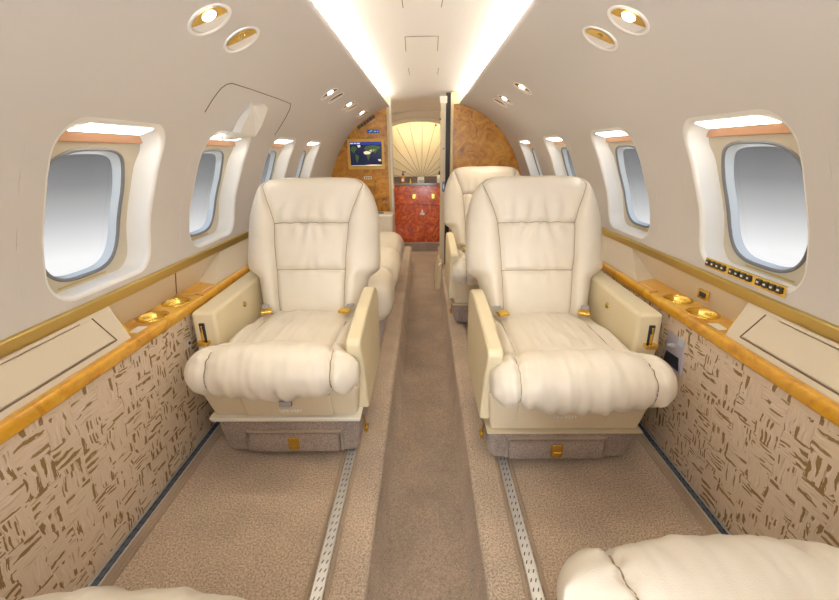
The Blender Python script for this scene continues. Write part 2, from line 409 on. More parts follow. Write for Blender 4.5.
# ceiling
mb = MB()
def cz_(x): return 1.622 - .26 * x * x
mb.grid([[(x / 20 * .46, lerp(Y0, 4.15, j / 20), cz_(x / 20 * .46)) for j in range(21)] for x in range(-20, 21)])
mb.grid([[(x / 20 * .46, y, z + cz_(x / 20 * .46) - 1.622) for y, z in ((4.15, 1.622), (4.22, 1.60), (4.5, 1.59), (5.0, 1.585), (5.55, 1.58))] for x in range(-20, 21)])
ceil = struct(mb.build('ceiling', M['ceil']))
# added lamps, out of view beside the passage, to light the galley cabinet
for sx in (-1, 1):
    s = MB(); s.lathe([(.035, 0), (.035, -.004), (.028, -.005), (0, -.003)], (sx * .415, 4.95, 1.535), (0, 0, 1), 20); s.build('added_passage_lamp', M['lens'], ceil)
    l = bpy.data.lights.new('added_passage_lamp', 'SPOT'); l.energy = 15; l.color = (1, .88, .68); l.spot_size = math.radians(130); l.spot_blend = .8; l.shadow_soft_size = .03
    lo = bpy.data.objects.new('added_passage_spot', l); C.objects.link(lo); lo.parent = ceil; lo.location = (sx * .415, 4.95, 1.52)
# panel joints in the ceiling
s = MB()
def cl(pts, r=.0016): s.tube([(x, y, cz_(x)) for x, y in pts], r, 6)
cl([(-.077, 1.2), (-.077, 1.83)]); cl([(.070, 1.83), (.085, 1.2)])
cl([(-.088, 2.24), (.072, 2.24)]); cl([(-.088, 2.24), (-.096, 2.54)]); cl([(.072, 2.24), (.078, 2.54)])
cl([(-.10, 3.0), (-.10, 3.25)]); cl([(.10, 3.0), (.10, 3.25)])
s.build('panel_joint', M['seamline'], ceil)

# cove light strips (hidden behind the lip of each side panel)
for side, nm in ((-1, 'left'), (1, 'right')):
    s = MB(); s.box(side * .40 - .008, side * .40 + .008, Y0 + .02, 4.1, 1.528, 1.540)
    o = s.build('cove_light', M['cove'])
    tag(o, 'warm LED strip light behind the lip of the %s ceiling panel' % nm, 'light')

# floor: two raised sides, dropped aisle
mb = MB()
secf = [(-1.0, 0), (-.190, 0), (-.178, -.002), (-.168, -.008), (-.163, -.018), (-.163, -.032), (-.168, -.05), (-.160, -.16), (-.150, -.235), (-.140, -.26)]
rows = [[(x, y, z) for y in (Y0, 1, 2, 3, 4.2, 4.9)] for x, z in secf]
mb.grid(rows); mb.grid([[(-x, y, z) for (x, y, z) in r] for r in rows])
floor = struct(mb.build('floor', M['carpet']))
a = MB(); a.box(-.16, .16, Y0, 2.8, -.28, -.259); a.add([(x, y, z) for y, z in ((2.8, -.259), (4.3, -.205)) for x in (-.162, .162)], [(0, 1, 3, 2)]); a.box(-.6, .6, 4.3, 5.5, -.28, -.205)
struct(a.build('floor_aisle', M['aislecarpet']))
for side in (-1, 1):
    for x in (.265, .318, .862):
        b = MB(); b.tube([(side * x, Y0, .001), (side * x, 4.0, .001)], .006, 8); b.build('carpet_binding', M['binding'], floor)
    # bound strip beside the outer track
    b = MB(); b.box(side * .877 - .010, side * .877 + .010, Y0, 3.9, .0, .007); b.build('carpet_binding', M['binding'], floor, bevel=.003)

def seat_track(x, label, top):
    r = empty('seat_track', (x, 0, 0))
    s = MB(); s.box(-.014, .014, Y0 + .02, 3.9, .001, .006); s.build('rail', top, r, bevel=.001)
    e = MB()
    for sx in (-1, 1): e.box(sx * .0135 - .0022, sx * .0135 + .0022, Y0 + .02, 3.9, .001, .010)
    e.build('rail_lip', M['steel'], r, bevel=.0008)
    h = MB(); y = .30
    while y < 3.8:     # keyhole slots seen as slanting dashes
        for sx in (-.0065, .0065):
            h.add([(sx - .0035, y - .004, .0066), (sx - .001, y - .0055, .0066), (sx + .0035, y + .005, .0066), (sx + .001, y + .0065, .0066)], [(0, 1, 2, 3)])
        y += .0254
    k = h.build('keyhole_slots', M['hole'], r)
    tag(r, label, 'seat rail', 'aluminium seat rails in the raised floor')
seat_track(-.290, 'silver slotted seat rail between the left floor carpet and the aisle edge', M['steel'])
seat_track(.290, 'silver slotted seat rail between the right floor carpet and the aisle edge', M['steel'])
seat_track(-.902, 'dark blue-grey seat rail at the foot of the left patterned wall', M['tracktop'])
seat_track(.902, 'dark blue-grey seat rail at the foot of the right patterned wall', M['tracktop'])

# gold band and side ledge
n = 0
for side, nm in ((-1, 'left'), (1, 'right')):
    n += 1
    s = MB(); s.prism([(side * .950, .712), (side * .944, .708), (side * .950, .676), (side * .975, .676), (side * .975, .712)], Y0, 4.15, 'y')
    struct(s.build('trim_%d' % n, M['gold'], bevel=.002))
    seam_y = 1.47 if side < 0 else 1.95
    r = empty('side_ledge', (side * .90, 0, .56)); ox, oz = -side * .90, -.56
    def pz(P): return [(side * a + ox, b + oz) for a, b in P]
    s = MB(); s.prism(pz([(.862, .550), (.859, .575), (.864, .586), (.885, .586), (.885, .550)]), Y0, 4.1, 'y'); s.build('wood_nosing', M['wood'], r, bevel=.004)
    RA, RB = 1.085, 1.60
    s = MB(); xa, xb = .872, .988
    def SP(y, x, z=.584): return (side * x + ox, y, z + oz)
    cells_ = []
    for yy in (1.245, 1.385):
        circ = [(yy + .045 * math.cos(k * PI / 24), .925 + .045 * math.sin(k * PI / 24)) for k in range(48)]
        outr = [torect(q, (yy, .925), yy - .06, yy + .06, xa, xb) for q in circ]
        for corner in ((yy - .06, xa), (yy + .06, xa), (yy - .06, xb), (yy + .06, xb)):
            i_ = min(range(48), key=lambda k: (outr[k][0] - corner[0]) ** 2 + (outr[k][1] - corner[1]) ** 2); outr[i_] = corner
        s.grid([[SP(*q) for q in outr], [SP(*q) for q in circ]], False, True)
    for a_, b_ in ((RA - .02, 1.1848), (1.3052, 1.3248), (1.4452, RB + .25)): s.add([SP(a_, xa), SP(b_, xa), SP(b_, xb), SP(a_, xb)], [(0, 1, 2, 3)])
    s.build('wood_shelf', M['wood'], r)
    s = MB(); s.prism(pz([(.978, .584), (.956, .677), (.99, .677), (.995, .584)]), RA - .01, RB + .3, 'y'); s.build('back_panel', M['tan'], r)
    for ya, yb, sl in ((Y0, RA, 0), (RB, 4.1, .22)):
        s = MB()
        A = pz([(.884, .587), (.954, .677), (.99, .677), (.99, .56), (.884, .56)])
        vs = [(x, ya + (sl if i == 1 or i == 2 else (0 if sl else 0)), z) for i, (x, z) in enumerate(A)] + [(x, yb, z) for x, z in A]
        if not sl:   # the end wall beside the cup holders leans a little
            vs = [(x, ya, z) for x, z in A] + [(x, yb + (.03 if i in (1, 2) else -.005), z) for i, (x, z) in enumerate(A)]
        N = 5; s.add(vs, [tuple(range(N))[::-1], tuple(range(N, 2 * N))] + [(i, (i + 1) % N, N + (i + 1) % N, N + i) for i in range(N)])
        s.build('ledge_top', M['tan'], r, bevel=.002)
    # fold-out table lid
    def sl(t, d): return (side * (lerp(.884, .954, t) - .79 * d) + ox, lerp(.587, .677, t) + .61 * d + oz)
    s = MB(); ya, yb = .1, 1.03
    q = [sl(.16, .0), sl(.16, .004), sl(.86, .004), sl(.86, .0)]; s.prism(q, ya, yb, 'y'); lid = s.build('table_lid', M['tan'], r, bevel=.0015)
    s = MB()
    for t in (.14, .0):
        pass
    a_, b_ = sl(.13, .001), sl(.88, .001)
    s.tube([(a_[0], ya, a_[1]), (a_[0], yb + .006, a_[1])], .0022, 6); s.tube([(a_[0], yb + .006, a_[1]), (b_[0], yb + .006, b_[1])], .0018, 6)
    s.build('lid_gap', M['seamline'], lid)
    c_ = sl(.90, .003); s = MB(); s.prism([sl(.87, .0), sl(.87, .008), sl(.94, .010), sl(.96, .0)], .1, yb - .04, 'y'); s.build('lid_hinge', M['tan'], lid, bevel=.001)
    # brass strip at the end of the recess
    s = MB(); p0 = (side * .894 + ox, RA + .004, .592 + oz); p1 = (side * .950 + ox, RA + .026, .660 + oz)
    s.tube([p0, p1], .004, 8); s.build('hinge', M['brass'], r)
    # joint in the back panel
    s = MB(); s.tube([(side * .974 + ox, seam_y, .588 + oz), (side * .953 + ox, seam_y - .01, .676 + oz)], .0022, 6); s.build('panel_joint', M['seamline'], r)
    s = MB(); s.tube([(side * .861 + ox, 1.455, .586 + oz), (side * .90 + ox, 1.47, .5855 + oz)], .0016, 6); s.build('wood_joint', M['seamline'], r)
    for k, yy in enumerate((1.245, 1.385)):
        c = (side * .925 + ox, yy, .584 + oz)
        s = MB(); rx = [(.050, .0005), (.0495, .003), (.046, .0045), (.043, .003), (.040, -.010), (.036, -.022), (.030, -.026), (.0, -.027)]
        s.grid([[Vector(c) + Vector((q_ * math.cos(k * PI / 20), q_ * math.sin(k * PI / 20), h_)) for k in range(40)] for q_, h_ in rx], False, True); cup = s.build('cup_holder', M['brass'], r, sharp=60)
    if side > 0:
        s = MB(); s.box(-.004, .004, 1.285, 1.335, .612 - .56, .644 - .56); o = s.build('socket_plate', M['brass'], r, bevel=.001); o.location.x = .961 - .90; 
        s = MB(); s.box(-.006, .0, 1.296, 1.324, .620 - .56, .636 - .56); s.build('socket', M['black'], o)
    s = MB(); s.box(side * .905 + ox - .016, side * .905 + ox + .016, 1.115, 1.165, .5842 - .56, .5848 - .56); s.build('safety_placard', M['plate'], r)
    s = MB(); s.box(side * .892 + ox - .003, side * .892 + ox + .003, 1.50, 1.58, .5842 - .56, .5848 - .56); s.build('red_lettered_strip', mat('pink_label', (.8, .45, .35), .5), r)
    tag(r, 'tan %s wall ledge with wood nosing, flush table lid and two gold cup holders' % nm, 'ledge')

# small white switch low on the left patterned wall, beside the arm rest
s = MB(); s.box(-.004, .004, -.012, .012, -.014, .014); o = s.build('wall_switch', M['white'], bevel=.001); o.location = (-.884, 1.335, .44)
tag(o, 'tiny white square switch on the patterned wall left of the left seat arm', 'switch')
b = MB(); b.box(.004, .006, -.005, .005, -.004, .006); b.build('switch_rocker', M['btn'], o)

# seat control pocket in the right patterned wall
r = empty('headset_pocket', (.882, 1.27, .45)); tag(r, 'lavender socket pocket with small chrome plug in the right patterned wall', 'socket panel')
s = MB(); s.prism([(-.055, -.085), (.055, -.085), (.055, .055), (-.04, .065)], -.004, .006, 'x'); s.build('pocket_plate', M['lavender'], r, bevel=.002)
s = MB(); s.prism([(-.045, -.075), (.045, -.075), (.040, -.035), (-.03, -.03)], -.0065, -.004, 'x'); s.build('pocket_opening', M['hole'], r)
s = MB(); s.lathe([(.008, 0), (.008, .014), (.005, .016), (.005, .026), (0, .027)], (-.004, .005, .0), (-1, 0, .2), 16); s.build('plug', M['steel'], r)
s = MB(); s.box(-.007, -.004, -.035, -.012, .015, .038); s.build('socket_insert', M['blueplastic'], r)

# switch panel under the right window
r = empty('switch_panel', (.0, 1.165, .742)); tag(r, 'gold strip of small dark passenger switches under the nearest right window', 'switch panel')
def pw(y, z, d): return (wx(z) - d, y - 1.165, z - .742)
s = MB(); rows = [[pw(lerp(1.005, 1.325, j / 8), z, .003) for j in range(9)] for z in (.726, .742, .757)]
s.grid(rows); s.grid([[pw(lerp(1.005, 1.325, j / 8), .757, d) for j in range(9)] for d in (.003, -.002)]); s.grid([[pw(lerp(1.005, 1.325, j / 8), .726, d) for j in range(9)] for d in (.003, -.002)])
s.build('switch_plate', M['brass'], r)
for g0 in range(3):
    for k in range(4):
        yy = 1.312 - g0 * .108 - k * .0235
        s = MB(); s.box(-.004, .002, -.008, .008, -.009, .009); o = s.build('switch_button', M['btn'], r, bevel=.001); o.location = pw(yy, .742, .004)
        t = MB(); t.box(-.0048, -.004, -.0035, .0035, -.002, .003); t.build('button_symbol', M['plate'], o)

# ---------------------------------------------------------------- reading lights
def pnear(tx):
    i = min(range(len(PR)), key=lambda k: abs(PR[k][0] - tx)); return PR[i], PR[max(i - 1, 0)], PR[min(i + 1, len(PR) - 1)]
def reading_light(side, y, x, lit, label, r0=.062):
    (px, pz_), a, b = pnear(x)
    t = Vector((side * (b[0] - a[0]), 0, b[1] - a[1])).normalized(); nrm = Vector((-side * abs(t.z), 0, -abs(t.x))).normalized()
    root = empty('reading_light', (side * px, y, pz_))
    s = MB(); s.lathe([(r0 * .98, -.002), (r0, .002), (r0 * .96, .004), (r0 * .84, .003), (r0 * .80, .0), (r0 * .74, -.006)], (0, 0, 0), nrm, 40); bz = s.build('bezel', M['bezel'], root, sharp=80)
    # tilted scoop with the lamp at the aft, upper end
    s = MB(); c2 = Vector((0, 0, 0))
    s.lathe([(r0 * .80, .0015), (r0 * .62, .0022), (0, .0024)], (0, 0, 0), nrm, 32); s.build('scoop', M['bezel'], root)
    up = (t if t.z > 0 else -t)
    aft = Vector((0, 1, 0))
    d_ = (up * .45 - aft * .9).normalized(); e_ = d_.cross(nrm).normalized()
    rr = r0 * .80; hh = nrm * .0032
    def disc(c0, k, n=20):   # cap of the scoop cut by a chord
        pts = []
        a0 = math.acos(k)
        for i in range(n + 1):
            a = lerp(-a0, a0, i / n); pts.append(d_ * rr * math.cos(a) + e_ * rr * math.sin(a) + hh)
        for i in range(1, n):
            a = lerp(a0, -a0, i / n); pts.append(d_ * (rr * k - rr * .10 * (1 - (a / a0) ** 2)) + e_ * rr * math.sin(a) * .985 + hh)
        return pts
    s = MB(); P_ = disc(0, .12); s.add(P_, [tuple(range(len(P_)))]); s.build('lamp_reflector', M['brass'], root)
    off = d_ * rr * .45 + hh
    s = MB(); s.lathe([(r0 * (.30 if lit else .17), .0), (r0 * (.26 if lit else .13), .003), (0, .004)], off, nrm, 24); s.build('lamp_lens', M['lens'] if lit else M['lensoff'], root)
    tag(root, label, 'reading light', 'recessed reading lights in the ceiling sides')
    if lit:
        l = bpy.data.lights.new('reading_spot', 'SPOT'); l.energy = 9; l.color = (1, .84, .6); l.spot_size = math.radians(95); l.spot_blend = 1; l.shadow_soft_size = .02
        lo = bpy.data.objects.new('reading_spot', l); C.objects.link(lo); lo.parent = root; lo.location = off + nrm * .012
        lo.rotation_euler = Vector((-side * .25, 0, -1)).to_track_quat('-Z', 'Y').to_euler()
LX = .545
reading_light(-1, 1.19, LX, True, 'lit round reading light high on the left, nearest the camera')
reading_light(-1, 1.38, LX, False, 'unlit round reading light behind the nearest lit one on the left')
reading_light(-1, 2.56, LX, True, 'lit reading light starting the second pair along the left ceiling side')
reading_light(-1, 2.74, LX, False, 'unlit reading light ending the second pair along the left ceiling side')
reading_light(-1, 3.17, LX, True, 'lit reading light starting the third pair along the left ceiling side')
reading_light(-1, 3.33, LX, False, 'unlit reading light ending the third pair along the left ceiling side')
reading_light(-1, 3.80, LX, True, 'lit reading light starting the left pair closest to the burl bulkhead')
reading_light(-1, 3.95, LX, False, 'unlit reading light right against the left burl bulkhead')
reading_light(1, 1.25, LX, True, 'lit round reading light high on the right, nearest the camera')
reading_light(1, 1.43, LX, False, 'unlit round reading light behind the nearest lit one on the right')
reading_light(1, 2.45, LX, True, 'lit single reading light midway along the right ceiling side')
reading_light(1, 2.95, LX, True, 'lit reading light of the far pair on the right ceiling side')
reading_light(1, 3.13, LX, False, 'unlit reading light of the far pair on the right ceiling side')

# overhead box with an open flap above the second left window
r = empty('oxygen_box', (-.79, 1.96, 1.20)); tag(r, 'white angular overhead box hanging above the second left window', 'overhead box')
s = MB()
A = [(-.070, 1.80, 1.172), (-.045, 1.80, 1.166), (.055, 2.02, 1.225), (.045, 2.02, 1.285), (-.01, 2.02, 1.335), (-.06, 2.02, 1.20)]
out = []
def q(x, y, z): return (x + .79, y - 1.96, z - 1.20)
V = [q(-.800, 1.665, 1.165), q(-.785, 1.670, 1.152), q(-.82, 1.78, 1.19), q(-.80, 1.79, 1.155),       # tip
     q(-.745, 1.750, 1.180), q(-.680, 1.752, 1.281), q(-.715, 1.800, 1.300), q(-.84, 1.80, 1.19),      # near side face
     q(-.740, 1.890, 1.172), q(-.690, 1.855, 1.216), q(-.662, 1.870, 1.280), q(-.70, 1.93, 1.31), q(-.84, 1.96, 1.19)]
s.add(V, [(0, 1, 4, 5, 6, 2), (4, 8, 9, 10, 5), (5, 10, 11, 6), (1, 3, 8, 4), (8, 12, 11, 10, 9), (0, 2, 3, 1), (6, 11, 12, 7), (2, 6, 7), (3, 7, 12, 8), (2, 7, 3)])
s.build('box_body', M['white'], r, sharp=12)
for (yy, zz, xx) in ((1.775, 1.222, .068), (1.775, 1.200, .050)):
    s = MB(); s.lathe([(.004, 0), (.003, .002), (0, .003)], q(xx - .002, yy - .022, zz), (.6, -1, 0), 10); s.build('screw', M['btn'], r)
s = MB()
def wl(y, z): return (-(wx(z) - .0015) + .79, y - 1.96, z - 1.20)
s.tube([wl(1.495, 1.235), wl(1.497, 1.262), wl(1.50, 1.285), wl(1.505, 1.308), wl(1.52, 1.322), wl(1.545, 1.329), wl(1.7, 1.331), wl(2.0, 1.332), wl(2.19, 1.331), wl(2.235, 1.31), wl(2.262, 1.27), wl(2.262, 1.215), wl(2.25, 1.19)], .0015, 6)
s.build('panel_outline', M['seamline'], r)

# ---------------------------------------------------------------- bulkheads, door, galley
def arch(side, x0, off=0.):
    pts = [(side * x0, -.02)]
    pts += [(side * .93, -.02), (side * .94, .5), (side * .955, .69)]
    pts += [(side * (x + .012), z + .004) for x, z in PR[::4]] + [(side * .325, 1.51)]
    if x0 < .325: pts += [(side * .33, 1.585), (side * x0, 1.60)]
    return pts
mb = MB(); mb.prism(arch(-1, .335), 4.20, 4.24, 'y'); wl_ = struct(mb.build('wall_back_left', M['burl']))
mb = MB(); mb.prism(arch(1, .262), 4.02, 4.06, 'y'); wr_ = struct(mb.build('wall_back_right', M['burl']))
s = MB(); s.box(-.355, -.332, 4.17, 4.26, -.02, 1.592); struct(s.build('trim_3', M['maple'], bevel=.004))
s = MB(); s.box(-.332, -.312, 4.18, 4.28, -.02, 1.592); struct(s.build('trim_4', M['plate'], bevel=.004))
s = MB(); s.box(.246, .272, 3.99, 4.08, -.02, 1.60); struct(s.build('trim_5', M['maple'], bevel=.003))
s = MB(); s.prism([(.272, 1.605), (.40, 1.585), (.33, 1.50), (.272, 1.50)], 3.995, 4.02, 'y'); struct(s.build('trim_6', M['maple'], bevel=.002))
s = MB(); s.prism([(-.355, 1.59), (-.45, 1.56), (-.36, 1.50), (-.332, 1.49), (-.332, 1.59)], 4.165, 4.19, 'y'); struct(s.build('trim_7', M['maple'], bevel=.002))
# black pocket slot and the sliding door edge in it
s = MB(); s.box(.205, .247, 4.05, 4.10, -.2, 1.60); struct(s.build('trim_8', M['black']))
d = struct(empty('door_1', (.18, 4.06, -.1)))
s = MB(); s.box(-.025, .025, 0, .04, -.02, 1.66); s.build('door_leaf', mat('pale_door_edge', (.70, .60, .42), .4), d, bevel=.004)
s = MB(); s.box(-.032, .034, -.02, .02, 1.615, 1.675); s.build('door_bracket', M['plate'], d, bevel=.004)
s = MB(); s.box(-.006, .026, -.006, 0, .83, .93); s.build('door_latch', M['tracktop'], d, bevel=.001)
s = MB(); s.box(.004, .014, -.010, -.006, .86, .90); s.build('latch_tongue', M['steel'], d)
s = MB(); s.box(.0, .012, -.005, 0, 1.22, 1.235); s.build('door_catch', M['tracktop'], d)
# curved kick panel at the foot of the door pocket
s = MB(); s.prism([(.175, -.255), (.112, -.255), (.105, -.20), (.112, -.06), (.135, .04), (.175, .06)], 3.88, 4.28, 'y')
o = s.build('kick_panel', M['leather2'], bevel=.02); tag(o, 'curved cream kick panel on the aisle step at the door pocket foot', 'panel')
# entry area beyond
s = MB(); s.box(-.62, -.60, 4.24, 5.6, -.22, 1.6); struct(s.build('wall_entry_left', M['wall']))
s = MB(); s.box(.60, .62, 4.10, 5.6, -.22, 1.6); struct(s.build('wall_entry_right', M['wall']))
# arched header
s = MB(); N = 24; lo = []; hi = []
for k in range(N + 1):
    x = lerp(-.6, .6, k / N); lo.append((x, 1.458 - .33 * (x + .06) ** 2 - 1.2 * (x + .06) ** 4)); hi.append((x, 1.60))
s.prism(lo + hi[::-1], 5.45, 5.52, 'y'); h = struct(s.build('trim_9', mat('tan_header', (.74, .63, .46), .5), bevel=.004))
s = MB(); s.tube([(x, 5.43, z + .045) for x, z in lo], .006, 6); s.build('header_bead', M['tan'], h)
s = MB(); s.box(-.40, .30, 5.56, 5.60, 1.475, 1.485); o = s.build('galley_light', M['galleylight']); tag(o, 'warm strip light hidden behind the arched galley header', 'light')
s = MB(); s.box(-.62, .62, 5.45, 6.0, 1.60, 1.62); struct(s.build('ceiling_entry', M['ceil']))
# fan panel wall
s = MB(); s.box(-.7, .7, 5.86, 5.9, -.2, 1.6); fw = struct(s.build('wall_back', M['fan']))
s = MB(); fx, fz = -.035, .74
for a_ in range(-6, 7):
    an = a_ * math.radians(13.8) + .02
    s.tube([(fx + .05 * math.sin(an), 5.857, fz + .05 * math.cos(an)), (fx + .75 * math.sin(an), 5.857, fz + .75 * math.cos(an))], .0026, 6)
s.build('fan_seam', M['seamline'], fw)
s = MB(); s.lathe([(.05, 0), (.045, .008), (0, .012)], (fx, 5.86, fz - .01), (0, -1, 0), 24); s.build('fan_boss', M['fan'], fw)
s = MB(); s.box(-.62, -.60, 5.5, 5.9, -.2, 1.6); s.box(.60, .62, 5.5, 5.9, -.2, 1.6); struct(s.build('wall_galley', M['fan']))
# red burl galley cabinet on its carpeted step
r = empty('galley_cabinet', (-.05, 5.56, -.09)); tag(r, 'glossy red burl galley cabinet with fold latches beyond the bulkhead', 'cabinet')
s = MB(); s.box(-.50, .60, .0, .26, 0, .77); s.build('cabinet_body', M['redburl'], r)
s = MB(); s.box(-.52, .60, -.02, .27, .77, .80); s.build('countertop', M['stonetop'], r, bevel=.004)
s = MB(); s.box(-.52, .60, .255, .27, .80, .87); s.build('backsplash', mat('brown_backsplash', (.16, .10, .07), .4), r)
s = MB(); s.box(-.46, .58, -.012, 0, .52, .75); dw = s.build('drawer', M['redburl'], r, bevel=.004)
for hx in (-.13, .13):
    s = MB(); s.box(hx - .022 + .04, hx + .022 + .04, -.022, -.012, .545 + .05, .545 + .115); s.build('latch', M['brass'], dw, bevel=.002)
s = MB(); s.box(-.46, .58, -.012, 0, .06, .50); dr = s.build('door', M['redburl'], r, bevel=.004)
s = MB(); s.box(.008, .032, -.022, -.012, .40, .45); s.box(-.012, .052, -.022, -.012, .38, .41); s.build('latch', M['plate'], dr, bevel=.002)
s = MB(); s.box(-.6, .6, 5.48, 5.86, -.28, -.09); struct(s.build('floor_galley', M['basecarpet']))

def bottle(x, y, z, glass, label, h=.10):
    r = empty('soap_bottle', (x, y, z)); tag(r, label, 'bottle', 'bottles on the galley counter')
    s = MB(); s.lathe([(.032, 0), (.034, .006), (.034, h * .72), (.028, h * .85), (.012, h * .95), (.012, h)], (0, 0, 0), (0, 0, 1), 24); s.build('bottle_body', glass, r)
    s = MB(); s.box(-.018, .018, -.0365, -.033, .02, .058); s.build('bottle_label', M['plate'], r)
    s = MB(); s.lathe([(.014, h), (.014, h + .018), (.006, h + .022), (.006, h + .045), (0, h + .046)], (0, 0, 0), (0, 0, 1), 16); s.box(-.008, .035, -.006, .006, h + .038, h + .048); s.build('pump', M['black'], r)
bottle(-.285, 5.62, .7105, M['amber'], 'amber pump bottle with white label at the left of the galley counter')
bottle(.205, 5.62, .7105, M['white'], 'cream pump bottle with dark pump at the right of the galley counter')
s = MB(); s.box(-.045, .045, -.03, .03, 0, .075); o = s.build('tissue_box', M['plate'], bevel=.004); o.location = (-.045, 5.63, .711); tag(o, 'cream box with a green and grey band in the middle of the galley counter', 'box')
t = MB(); t.box(-.03, .043, -.0315, -.030, .01, .035); t.build('box_band', mat('grey_green_band', (.30, .42, .40), .5), o)
s = MB(); s.lathe([(.018, 0), (.02, .02), (.010, .045), (.013, .06), (0, .06)], (0, 0, 0), (0, 0, 1), 16); o = s.build('small_candle', M['brass']); o.location = (-.185, 5.60, .71); tag(o, 'small gold pot right of the amber bottle on the galley counter', 'pot')

# framed moving-map monitor on the left bulkhead
r = empty('wall_monitor', (-.571, 4.198, 1.085)); tag(r, 'wood framed monitor showing a world map on the left burl bulkhead', 'monitor')
s = MB()
for (a, b, c, e) in ((-.18, .18, .113, .141), (-.18, .18, -.141, -.113), (-.18, -.156, -.113, .113), (.156, .18, -.113, .113)): s.box(a, b, -.018, 0, c, e)
s.build('monitor_frame', mat('gold_maple_frame', (.74, .46, .08), .35), r, bevel=.003)
s = MB(); s.box(-.157, .157, -.010, 0, -.114, .114); sc = s.build('screen', M['screenblue'], r)
s = MB(); s.box(-.156, .156, -.0112, -.010, .088, .113); s.build('title_bar', M['bar'], sc)
def poly(pts, m, nme):
    s = MB(); s.add([(x, -.0116, z) for x, z in pts], [tuple(range(len(pts)))]); return s.build(nme, m, sc)
land = [[(-.15, .055), (-.13, .075), (-.10, .07), (-.085, .055), (-.10, .035), (-.115, .02), (-.11, .005), (-.125, .015), (-.145, .035)],
        [(-.105, .0), (-.085, -.005), (-.068, -.025), (-.08, -.05), (-.09, -.085), (-.1, -.06), (-.108, -.025)],
        [(-.02, .05), (.0, .07), (.03, .08), (.09, .082), (.14, .07), (.145, .055), (.12, .045), (.105, .02), (.085, .005), (.07, .02), (.05, .015), (.02, .03), (.0, .035)],
        [(.0, .0), (.03, .0), (.045, -.01), (.03, -.04), (.02, -.06), (.01, -.03)]]
for l in land: poly(l, M['land'], 'map_land')
for l in [[(-.025, .02), (.0, .03), (.035, .025), (.05, .012), (.03, -.002), (-.015, .0)], [(.03, .035), (.06, .045), (.095, .04), (.08, .025), (.05, .02)], [(-.085, .083), (-.055, .086), (-.05, .07), (-.07, .06)], [(.115, -.05), (.14, -.045), (.15, -.06), (.13, -.068)], [(-.155, -.108), (.155, -.108), (.155, -.1), (.05, -.097), (-.02, -.103), (-.155, -.104)]]:
    poly(l, M['sand'], 'map_land')
# title lettering
def text(body, size, m, parent, loc, rot, nme='lettering'):
    cu = bpy.data.curves.new(nme, 'FONT'); cu.body = body; cu.size = size; cu.extrude = .0008; cu.align_x = 'CENTER'; cu.align_y = 'CENTER'
    o = bpy.data.objects.new(nme, cu); C.objects.link(o)
    dg = bpy.context.evaluated_depsgraph_get(); me = bpy.data.meshes.new_from_object(o.evaluated_get(dg))
    bpy.data.objects.remove(o); me.materials.clear(); me.materials.append(m)
    o = bpy.data.objects.new(nme, me); C.objects.link(o); o.parent = parent; o.location = loc; o.rotation_euler = rot
    return o
s = MB()
for a_, b_ in ((-.15, -.118), (-.113, -.088), (-.083, -.055)): s.box(a_, b_, -.0118, -.0112, .095, .105)
s.build('title_lettering', M['signwhite'], sc)

# row of small dark indicators, blue lit sign, outlet on the left bulkhead
r = empty('indicator_strip', (-.555, 4.198, 1.375)); r.rotation_euler = (0, math.radians(-32), 0); tag(r, 'slanting dark strip of small indicators near the top of the left bulkhead', 'indicator strip')
for k in range(6):
    s = MB(); s.box(-.008, .008, -.006, 0, -.012, .012); o = s.build('indicator', M['btn'], r, bevel=.001); o.location = (-.085 + k * .034, 0, 0); o.rotation_euler = (0, math.radians(12), 0)
    s = MB(); s.box(-.016, .016, -.004, 0, -.015, .015); o = s.build('indicator_bezel', mat('brown_bezel', (.12, .07, .05), .5), r); o.location = (-.085 + k * .034, 0, 0)
r = empty('lit_sign', (-.492, 4.198, 1.292)); tag(r, 'small blue lit passenger sign above the monitor', 'sign')
s = MB(); s.box(-.06, .06, -.008, 0, -.016, .016); s.build('sign_face', M['signblue'], r, bevel=.001)
s = MB(); s.tube([(-.035, -.009, -.006), (-.02, -.009, .004), (-.008, -.009, .007)], .0028, 6); s.tube([(.01, -.009, 0), (.028, -.009, 0)], .003, 6); s.tube([(.038, -.009, 0), (.052, -.009, 0)], .003, 6); s.build('sign_symbol', M['signwhite'], r)
r = empty('outlet_plate', (-.567, 4.198, .862)); tag(r, 'small ivory plate with three dark sockets under the monitor', 'outlet')
s = MB(); s.box(-.040, .040, -.005, 0, -.014, .014); s.build('plate', M['plate'], r, bevel=.001)
for k in (-1, 0, 1):
    s = MB(); s.box(k * .022 - .006, k * .022 + .006, -.0065, -.005, -.007, .007); s.build('socket', M['btn'], r)

# closing wall behind the camera, with an opening added for the fill light
s = MB(); s.box(-1.05, -.42, Y0 - .03, Y0, -.22, 1.66); s.box(.42, 1.05, Y0 - .03, Y0, -.22, 1.66); s.box(-.42, .42, Y0 - .03, Y0, 1.52, 1.66); struct(s.build('wall_front', M['wall']))
l = bpy.data.lights.new('added_cabin_fill', 'AREA'); l.shape = 'RECTANGLE'; l.size = .84; l.size_y = 1.6; l.energy = 58; l.color = (.88, .94, 1)  # added cool area light, fills the near end of the cabin
lo = bpy.data.objects.new('added_cabin_fill', l); C.objects.link(lo); lo.location = (0, Y0 - .05, .72); lo.rotation_euler = (PI / 2, 0, 0)

